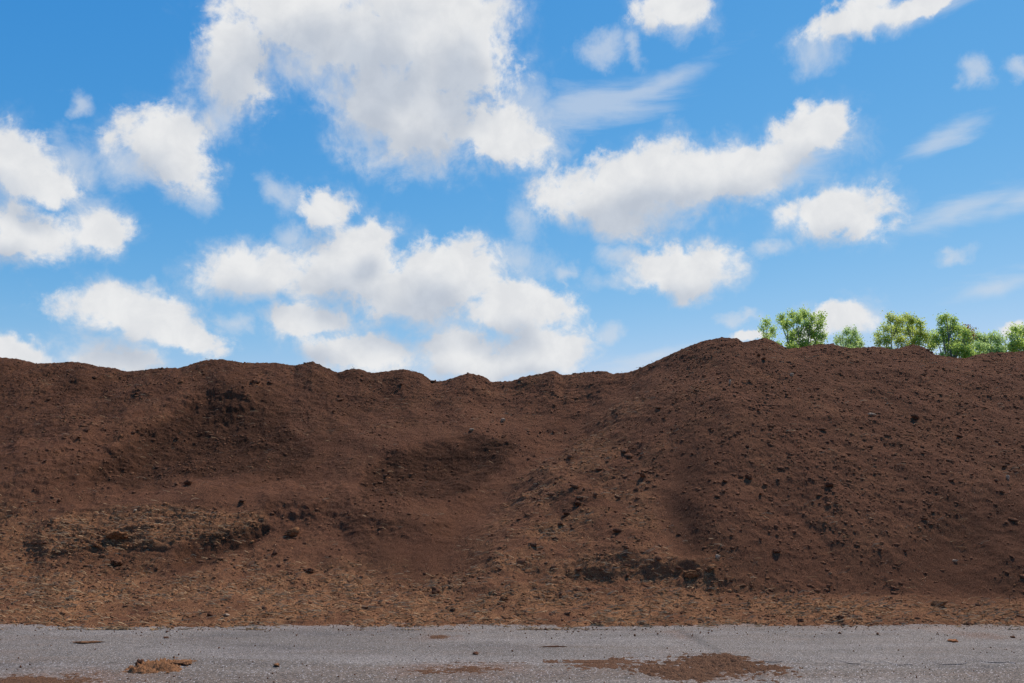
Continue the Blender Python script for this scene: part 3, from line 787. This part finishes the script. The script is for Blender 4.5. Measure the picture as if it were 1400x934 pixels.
LEAFY = {
 'aspen': leaf_material('aspen_leaf', rgb(0.290, 0.390, 0.095), rgb(0.66, 0.82, 0.19)),
 'pale': leaf_material('pale_leaf', rgb(0.300, 0.410, 0.140), rgb(0.66, 0.82, 0.28)),
 'yellow': leaf_material('yellowish_leaf', rgb(0.330, 0.400, 0.095), rgb(0.74, 0.82, 0.18)),
 'red': leaf_material('rust_leaf', rgb(0.18, 0.07, 0.03), rgb(0.35, 0.12, 0.04)),
}
def tree(label, lobes, dist, kinds, seed, trunks=1, dens=1.0, leaf=0.125):
    """lobes: (px, py, r_px, ry_px) places where the crown bulges, all at their own small depth offsets round dist"""
    g = np.random.default_rng(seed); gr = random.Random(seed)
    sc = dist / F
    def P(px, py, dy=0.0):
        dx, dyy, dz = ray(px, py); t = (dist + dy) / dyy
        return Vector((dx * t, dist + dy, CZ + dz * t))
    cx = sum(l[0] for l in lobes) / len(lobes); base = P(cx, 640); base.z = 0
    root = bpy.data.objects.new('broadleaf_tree', None); COL.objects.link(root); root.location = (base.x, dist, -0.06)
    tag(root, label, 'tree', 'trees beyond the heap')
    org = Vector((base.x, dist, -0.06))
    pts_l = [(P(l[0], l[1], gr.uniform(-1.2, 1.2)), l[2] * sc, (l[3] if len(l) > 3 else l[2]) * sc) for l in lobes]
    x0_, x1_ = min(l[0] for l in lobes), max(l[0] for l in lobes)
    for q in range(9):           # foliage closes down to the ridge and below it
        pts_l.append((P(gr.uniform(x0_, x1_), gr.uniform(474, 494), gr.uniform(-1, 1)), 7.5 * sc, 7.0 * sc))
    # lower crown, hidden by the heap from here
    ztop = max(p.z for p, a, b in pts_l); zlow = min(p.z for p, a, b in pts_l); wid = max(abs(p.x - base.x) + a for p, a, b in pts_l)
    for q in range(7):
        pts_l.append((Vector((base.x + gr.uniform(-.7, .7) * wid, dist + gr.uniform(-1.5, 1.5), zlow - gr.uniform(0.8, 4.5))), 1.1, 1.0))
    # trunk and limbs
    V, Fc = [], []
    def add(t):
        o = len(V); V.extend(t[0]); Fc.extend([[i + o for i in f] for f in t[1]])
    stems = []
    for s in range(trunks):
        bx = (s - (trunks - 1) / 2) * wid * 0.5
        near = sorted(pts_l[:len(lobes)], key=lambda l: abs(l[0].x - base.x - bx))[:max(2, len(lobes) // 4)]
        tp = max(near, key=lambda l: l[0].z)[0]
        top = Vector((tp.x, dist, tp.z - 0.1)); b0 = Vector((base.x + bx * 0.5, dist, -0.1))
        pp = [b0.lerp(top, k / 8) + Vector((gr.uniform(-.12, .12) * (k > 0), gr.uniform(-.12, .12), 0)) for k in range(9)]
        stems.append(pp); add(tube([p - org for p in pp], [0.11 * (1 - k / 8.4) + 0.008 for k in range(9)], 8))
    me = np_mesh('trunk', np.array(V), np.array(Fc)); link('trunk', me, M_bark, root)
    V, Fc = [], []
    for (p, a, b) in pts_l:
        st = min(stems, key=lambda pp: abs(pp[4].x - p.x))
        zt = p.z - gr.uniform(1.0, 2.2); k = max(1, min(7, int(zt / max(0.1, st[-1].z) * 8)))
        q = st[k]; mid = q.lerp(p, 0.55) + Vector((0, 0, -0.15 * (p - q).length))
        add(tube([q - org, mid - org, p - org], [0.055, 0.035, 0.014], 5))
        for _ in range(5):
            e = p + Vector((gr.uniform(-1, 1) * a, gr.uniform(-1, 1) * a, gr.uniform(-.6, 1) * b))
            add(tube([p - org, p.lerp(e, .5) + Vector((0, 0, .05)) - org, e - org], [0.014, 0.009, 0.004], 4))
    me = np_mesh('limbs', np.array(V), np.array(Fc)); link('limbs', me, M_bark, root)
    # leaves, gathered in sprays at twig ends
    def leafset(lobes_, mat, mult, part):
        C = []
        for (p, a, b) in lobes_:
            nspray = max(12, int(230 * a * b * mult * dens))
            for _ in range(nspray):
                d = g.normal(size=3); d /= np.linalg.norm(d); r = g.random() ** 0.5 * 0.92
                c = np.array(p[:]) + d * r * np.array([a, a, b])
                nl = g.integers(9, 24)
                sp = g.uniform(0.08, 0.17)
                C.append(c + g.normal(size=(nl, 3)) * np.array([sp, sp, sp * 1.15]))
        C = np.concatenate(C) - np.array(org[:])
        n = len(C)
        L = g.uniform(0.55, 1.15, n) * leaf
        d1 = g.normal(size=(n, 3)); d1[:, 2] -= 0.5; d1 /= np.linalg.norm(d1, axis=1)[:, None]
        up_ = g.normal(size=(n, 3)) * 0.75 + np.array([0.30, 0.30, 0.85])   # leaves turn their faces to the light
        d2 = np.cross(d1, up_); d2 /= np.linalg.norm(d2, axis=1)[:, None]
        d3 = np.cross(d1, d2)
        v0 = C - d1 * L[:, None] * 0.5; v2 = C + d1 * L[:, None] * 0.5
        v1 = C + d2 * L[:, None] * 0.34 + d3 * L[:, None] * 0.08; v3 = C - d2 * L[:, None] * 0.34 + d3 * L[:, None] * 0.08
        VV = np.stack([v0, v1, v2, v3], 1).reshape(-1, 3)
        FF = np.arange(4 * n).reshape(n, 4)
        return link(part, np_mesh(part, VV, FF, False), mat, root)
    main = [l for i, l in enumerate(pts_l) if not (i < len(lobes) and len(lobes[i]) > 4)]
    leafset(main, LEAFY[kinds], 1.0, 'crown')
    for i, l in enumerate(lobes):
        if len(l) > 4:
            o = leafset([pts_l[i]], LEAFY[l[4]], 1.0, 'red_spray'); o['label'] = 'rust red spray of leaves on the right of the crown'

tree('small slender tree with drooping crown at the left end of the treeline', [(1049, 441, 7, 6), (1043, 449, 5, 6), (1055, 452, 6, 9), (1048, 462, 8, 8), (1064, 470, 6, 6)], 56, 'aspen', 1, 1, 0.75)
tree('tallest broad green tree with gaps of sky in its upright crown', [(1068, 436, 6, 10), (1082, 430, 5, 8), (1076, 445, 8, 9), (1090, 438, 8, 9), (1099, 430, 8, 9), (1110, 436, 7, 7), (1123, 434, 4, 8), (1121, 443, 6, 8),
      (1104, 446, 9, 9), (1092, 456, 9, 9), (1113, 458, 10, 9), (1124, 460, 6, 9), (1099, 470, 10, 9), (1082, 462, 7, 10), (1118, 472, 9, 7), (1080, 474, 6, 7)], 54, 'aspen', 2, 3, 0.95)
tree('small pale feathery tree alone in the gap of the treeline', [(1157, 455, 6, 7), (1167, 455, 6, 8), (1149, 463, 6, 6), (1160, 466, 9, 7), (1173, 464, 5, 9), (1144, 468, 4, 5), (1178, 472, 5, 5), (1165, 474, 9, 6)], 64, 'pale', 3, 1, 0.8, 0.13)
tree('wide rounded yellowish tree right of the small pale one', [(1218, 436, 6, 7), (1229, 439, 9, 8), (1238, 434, 5, 6), (1247, 439, 7, 8), (1260, 443, 6, 7), (1211, 449, 7, 6), (1225, 452, 11, 9), (1243, 452, 11, 9), (1201, 459, 5, 6), (1212, 464, 10, 8), (1230, 466, 10, 8),
      (1257, 457, 10, 9), (1268, 462, 9, 9), (1250, 468, 12, 8), (1200, 468, 5, 6), (1275, 472, 9, 8)], 56, 'yellow', 4, 3, 1.0)
tree('pointed bushy tree with a rust red spray on its right side', [(1294, 434, 5, 6), (1287, 438, 6, 7), (1303, 439, 5, 7), (1299, 450, 9, 8), (1288, 455, 9, 9), (1311, 452, 8, 9), (1320, 456, 7, 8), (1280, 463, 8, 8), (1297, 467, 12, 9), (1313, 470, 11, 9), (1300, 480, 13, 8), (1319, 482, 11, 7),
      (1327, 457, 3.5, 5, 'red'), (1322, 450, 3, 4, 'red'), (1323, 466, 8, 8)], 52, 'aspen', 5, 2, 1.05)
tree('low round dense tree between the pointed tree and the frame edge', [(1336, 461, 7, 7), (1346, 466, 10, 8), (1356, 460, 8, 6), (1366, 466, 7, 8), (1340, 475, 11, 8), (1357, 476, 12, 7), (1372, 478, 8, 6), (1332, 486, 9, 5)], 58, 'pale', 6, 2, 1.1)
tree('rightmost tree with tall loose crown cut by the frame edge', [(1388, 451, 6, 7), (1383, 460, 6, 6), (1396, 455, 8, 9), (1392, 468, 9, 9), (1408, 452, 9, 10), (1410, 468, 11, 10), (1384, 474, 6, 6), (1425, 460, 9, 9), (1430, 475, 12, 9)], 54, 'aspen', 7, 2, 0.9)

# ------------------------------------------------------------------ sky, clouds, sun
SUN_EL, SUN_AZ = R(57), R(44)            # behind the heap, to the right (azimuth measured from +Y towards +X)
world = bpy.data.worlds.new('World'); SC.world = world; world.use_nodes = True
t = NT(world.node_tree); t.n.clear()
wout = t.new('ShaderNodeOutputWorld'); bg = t.new('ShaderNodeBackground'); t.l.new(bg.outputs[0], wout.inputs[0])
STR = 0.10
bg.inputs['Strength'].default_value = STR
sky = t.new('ShaderNodeTexSky'); sky.sky_type = 'NISHITA'; sky.sun_disc = False
sky.sun_elevation = SUN_EL; sky.sun_rotation = SUN_AZ
sky.altitude = 100; sky.air_density = 1.0; sky.dust_density = 0.08; sky.ozone_density = 1.3
dirv = t.new('ShaderNodeTexCoord').outputs['Generated']

# dense cumulus: (px, py, rx, ry, tilt degrees) as they stand in the photograph, turned into compass bearing and height above the horizon
DENSE = [(325, 85, 62, 82, 0), (430, 30, 130, 75, 0), (545, 50, 150, 110, 0), (640, 80, 60, 110, 0), (590, 165, 100, 62, 10), (520, 130, 80, 70, 0), (690, 190, 70, 36, -20),
 (228, 190, 62, 58, 0), (250, 230, 50, 38, -20), (15, 212, 85, 52, -20), (60, 245, 50, 28, -20), (25, 310, 75, 48, 0), (148, 318, 42, 32, 0),
 (450, 278, 42, 36, 0), (355, 372, 88, 40, 8), (480, 365, 82, 62, 0), (515, 325, 38, 26, 30), (615, 372, 75, 52, 0), (560, 405, 100, 50, 0), (705, 420, 78, 40, 0),
 (185, 432, 112, 38, -6), (145, 412, 46, 20, 0), (270, 462, 58, 24, -8), (430, 443, 74, 26, 0), (490, 485, 88, 26, 0), (625, 482, 75, 38, 0), (735, 478, 76, 38, 0), (680, 505, 120, 24, 0),
 (860, 262, 140, 52, 0), (900, 240, 130, 48, 5), (850, 295, 60, 32, 0), (1010, 232, 90, 42, 14), (1100, 190, 62, 42, 20), (1130, 182, 35, 36, 0),
 (1145, 290, 76, 46, 0), (930, 365, 84, 36, 0), (945, 390, 40, 22, 0), (920, 8, 58, 34, 0), (1165, 18, 60, 34, 10), (1260, 2, 120, 18, 0),
 (165, 490, 62, 28, 0), (15, 482, 70, 27, -10), (95, 494, 20, 8, 0), (1150, 438, 48, 26, 0), (1028, 462, 18, 10, 0), (1388, 452, 30, 16, 0), (1110, 460, 40, 14, 0),
 (-180, 150, 140, 60, 0), (-220, 380, 160, 50, 0), (1560, 230, 130, 45, 0), (1620, 60, 150, 60, 0), (300, -160, 220, 80, 0), (900, -190, 160, 60, 0)]
FAINT = [(275, 270, 28, 26, -40), (830, 460, 24, 18, 0), (1330, 112, 22, 26, 0), (1392, 106, 26, 16, 0), (100, 215, 48, 40, -30), (130, 300, 62, 45, -20), (390, 265, 34, 26, 0), (180, 220, 46, 40, 0), (300, 160, 30, 40, 0), (740, 205, 60, 32, -20), (730, 170, 60, 60, 0),
 (825, 62, 42, 26, 0), (865, 60, 14, 34, 20), (715, 295, 32, 46, 20), (700, 365, 66, 34, 0), (860, 378, 60, 20, 0), (850, 345, 40, 16, 0),
 (1050, 346, 42, 14, 0), (1085, 225, 105, 38, 10), (1015, 437, 34, 11, 0), (1240, 15, 150, 22, 5),
 (770, 370, 20, 18, 0), (200, 390, 18, 12, 0), (110, 130, 20, 18, 0), (330, 440, 30, 20, 0), (1180, 430, 50, 30, 0), (1300, 340, 30, 12, 0), (1120, 70, 40, 40, 0), (940, 30, 50, 34, 0), (395, 320, 30, 24, 0)]
STREAK = [(815, 142, 135, 34, 8), (880, 122, 110, 18, 15), (1290, 192, 72, 20, 16), (1300, 296, 120, 24, 9), (1400, 275, 90, 20, 9), (1365, 388, 85, 17, 6), (905, 488, 90, 15, 8), (1080, 228, 100, 34, 12), (1250, 12, 150, 22, 5)]
def bearing(px, py):
    dx, dy, dz = ray(px, py)
    return math.atan2(dx, dy), math.atan2(dz, math.hypot(dx, dy))
def blob_params(px, py, rx, ry, rot):
    a, e = bearing(px, py)
    a1, _ = bearing(px + rx, py); a0, _ = bearing(px - rx, py)
    _, e1 = bearing(px, py - ry); _, e0 = bearing(px, py + ry)
    return a, e, (a1 - a0) / 2, (e1 - e0) / 2, R(rot)

def cloud_group(name, blobs, k):
    g = bpy.data.node_groups.new(name, 'ShaderNodeTree')
    g.interface.new_socket('Vector', in_out='INPUT', socket_type='NodeSocketVector')
    g.interface.new_socket('Distance', in_out='OUTPUT', socket_type='NodeSocketFloat')
    n = NT(g); gi = n.new('NodeGroupInput'); go = n.new('NodeGroupOutput')
    cur = None; vin = n.vmath('ADD', gi.outputs[0], (0, 0, 1))
    for q, b in enumerate(blobs):
        a, e, ra, re, rot = blob_params(*b)
        c, sn = math.cos(rot), math.sin(rot)
        if q % 8 == 7:           # chained, so that the nodes are evaluated group after group (the shader stack is small)
            ma = n.new('ShaderNodeVectorMath', operation='MULTIPLY_ADD'); n.l.new(cur, ma.inputs[0])
            ma.inputs[1].default_value = (0, 0, 1e-7); n.l.new(vin, ma.inputs[2]); vin = ma.outputs[0]
        lx = n.vmath('DOT_PRODUCT', vin, (c / ra, sn / ra, -(a * c + e * sn) / ra))
        ly = n.vmath('DOT_PRODUCT', vin, (-sn / re, c / re, (a * sn - e * c) / re))
        ln = n.math('MULTIPLY_ADD', lx, lx, n.math('MULTIPLY', ly, ly))
        cur = ln if cur is None else n.math('SMOOTH_MIN', cur, ln, k)
    cur = n.math('SQRT', n.math('MAXIMUM', cur, 0.0))
    n.l.new(cur, go.inputs[0])
    return g
G_DENSE = cloud_group('cumulus_layout', DENSE, 0.6); G_FAINT = cloud_group('wisp_layout', FAINT, 0.2); G_STREAK = cloud_group('streak_layout', STREAK, 0.2)

sep = t.new('ShaderNodeSeparateXYZ'); t.l.new(dirv, sep.inputs[0])
az = t.math('ARCTAN2', sep.outputs[0], sep.outputs[1]); el = t.math('ARCSINE', sep.outputs[2])
cmb = t.new('ShaderNodeCombineXYZ'); t.l.new(az, cmb.inputs[0]); t.l.new(el, cmb.inputs[1])
AE = cmb.outputs[0]
def shifted(off): return t.vmath('ADD', AE, off) if off else AE
def field(group, off, warp, fine, detail, gain=1.0):
    v = shifted(off)
    if warp == 0:
        ff = t.math('SUBTRACT', t.noise(v, 13.0, detail, 0.5), 0.5)
        gn = t.new('ShaderNodeGroup'); gn.node_tree = group; t.l.new(v, gn.inputs[0])
        return t.math('MULTIPLY_ADD', ff, fine, t.math('MULTIPLY', t.math('SUBTRACT', 1.0, gn.outputs[0]), gain))
    w = t.noise(v, 9.0, 3, 0.5, color=True)
    w = t.vmath('SCALE', t.vmath('SUBTRACT', w, (0.5, 0.5, 0.5)), scale=warp)
    if detail > 5:
        w2 = t.noise(v, 34.0, 4, 0.6, color=True)
        w = t.vmath('ADD', w, t.vmath('SCALE', t.vmath('SUBTRACT', w2, (0.5, 0.5, 0.5)), scale=0.034))
    f = t.noise(v, 17.0, detail, 0.66, 0.35)
    ff = t.math('SUBTRACT', f, 0.5)
    gn = t.new('ShaderNodeGroup'); gn.node_tree = group
    vv = t.vmath('MULTIPLY', t.vmath('ADD', v, w), (1, 1, 0)); t.l.new(vv, gn.inputs[0])
    return t.math('MULTIPLY_ADD', ff, fine, t.math('MULTIPLY', t.math('SUBTRACT', 1.0, gn.outputs[0]), gain))
d0 = field(G_DENSE, None, 0.05, 2.7, 10, 1.75)
d1 = field(G_DENSE, (0.014, 0.042, 0), 0, 1.7, 3, 1.4)       # the same cloud a little way towards the sun
f0 = field(G_FAINT, None, 0.05, 2.2, 8)
# thin drawn-out streaks: noise stretched along the wind
rt = t.new('ShaderNodeMapping'); t.l.new(AE, rt.inputs[0]); rt.inputs['Rotation'].default_value = (0, 0, R(-11)); rt.inputs['Scale'].default_value = (6, 30, 1)
sn = t.noise(rt.outputs[0], 1.0, 7, 0.62, 0.4)
wv = t.vmath('SCALE', t.vmath('SUBTRACT', t.noise(AE, 12.0, 4, 0.55, color=True), (0.5, 0.5, 0.5)), scale=0.03)
gs = t.new('ShaderNodeGroup'); gs.node_tree = G_STREAK
t.l.new(t.vmath('MULTIPLY', t.vmath('ADD', AE, wv), (1, 1, 0)), gs.inputs[0])
s0 = t.math('MULTIPLY_ADD', t.math('SUBTRACT', sn, 0.5), 2.4, t.math('SUBTRACT', 1.0, gs.outputs[0]))
salpha = t.math('MULTIPLY', t.smooth(s0, -0.25, 1.05), 0.58)
# rounded billows with creases between them
bl = t.noise(t.vmath('ADD', AE, wv), 27.0, 5, 0.55)
crease = t.math('ABSOLUTE', t.math('SUBTRACT', bl, 0.5))
d0 = t.math('MULTIPLY_ADD', crease, -1.9, t.math('ADD', d0, 0.15))
lowside = t.smooth(t.math('SUBTRACT', d1, d0), -0.25, 0.75)      # sunlit tops are crisp, shaded undersides fray out
alpha = t.smooth(d0, t.math('MULTIPLY_ADD', lowside, -0.25, -0.26), t.math('MULTIPLY_ADD', lowside, 0.65, 0.68))
falpha = t.math('MULTIPLY', t.smooth(f0, -0.30, 1.05), 0.62)
veil = t.math('MULTIPLY', t.smooth(d0, -0.95, 0.35), t.smooth(t.noise(AE, 7.0, 5, 0.6), 0.42, 0.66, 0.0, 0.52))
falpha = t.math('MAXIMUM', t.math('MAXIMUM', falpha, veil), salpha)
bel = t.smooth(d1, -0.10, 1.15)
CW = 1.0 / STR
white = (0.80 * CW, 0.81 * CW, 0.825 * CW, 1); grey = (0.54 * CW, 0.59 * CW, 0.67 * CW, 1)
ccol = t.mix(bel, white, grey)
bil = t.noise(AE, 26, 7, 0.6, 0.3)
ccol = t.mix(1.0, ccol, t.mix(t.smooth(bil, 0.3, 0.7), rgb(0.92, 0.93, 0.945), rgb(1.04, 1.037, 1.03)), 'MULTIPLY')
# the camera's rendering of the blue: per-channel tone response on the raw sky model
ss = t.new('ShaderNodeSeparateColor'); t.l.new(t.vmath('SCALE', sky.outputs[0], scale=STR), ss.inputs[0])
sc_ = t.new('ShaderNodeCombineColor')
for i_, (pw, kk) in enumerate(((1.83, 1.85), (0.82, 0.89), (0.39, 0.92))):
    t.l.new(t.math('MULTIPLY', t.math('POWER', ss.outputs[i_], pw), kk * CW), sc_.inputs[i_])
skyc = sc_
c = t.mix(falpha, skyc.outputs[0], (0.66 * CW, 0.71 * CW, 0.78 * CW, 1))
c = t.mix(alpha, c, ccol)
t.l.new(c, bg.inputs['Color'])

sl = bpy.data.lights.new('sun', 'SUN'); sl.energy = 4.4; sl.angle = R(0.53); sl.color = (1.0, 0.95, 0.88)
so = bpy.data.objects.new('sun', sl); COL.objects.link(so)
sd_ = Vector((math.cos(SUN_EL) * math.sin(SUN_AZ), math.cos(SUN_EL) * math.cos(SUN_AZ), math.sin(SUN_EL)))
so.rotation_euler = sd_.to_track_quat('Z', 'Y').to_euler(); so.location = sd_ * 80

vs = SC.view_settings
vs.view_transform = 'Standard'; vs.look = 'None'; vs.exposure = 0.0; vs.gamma = 1.0; vs.use_curve_mapping = False
SC.cycles.max_bounces = 5; SC.cycles.diffuse_bounces = 4; SC.cycles.glossy_bounces = 1; SC.cycles.transmission_bounces = 3; SC.cycles.use_denoising = True
SC.cycles.use_adaptive_sampling = True; SC.cycles.adaptive_threshold = 0.02; SC.cycles.adaptive_min_samples = 8
world.cycles.sampling_method = 'MANUAL'; world.cycles.sample_map_resolution = 512
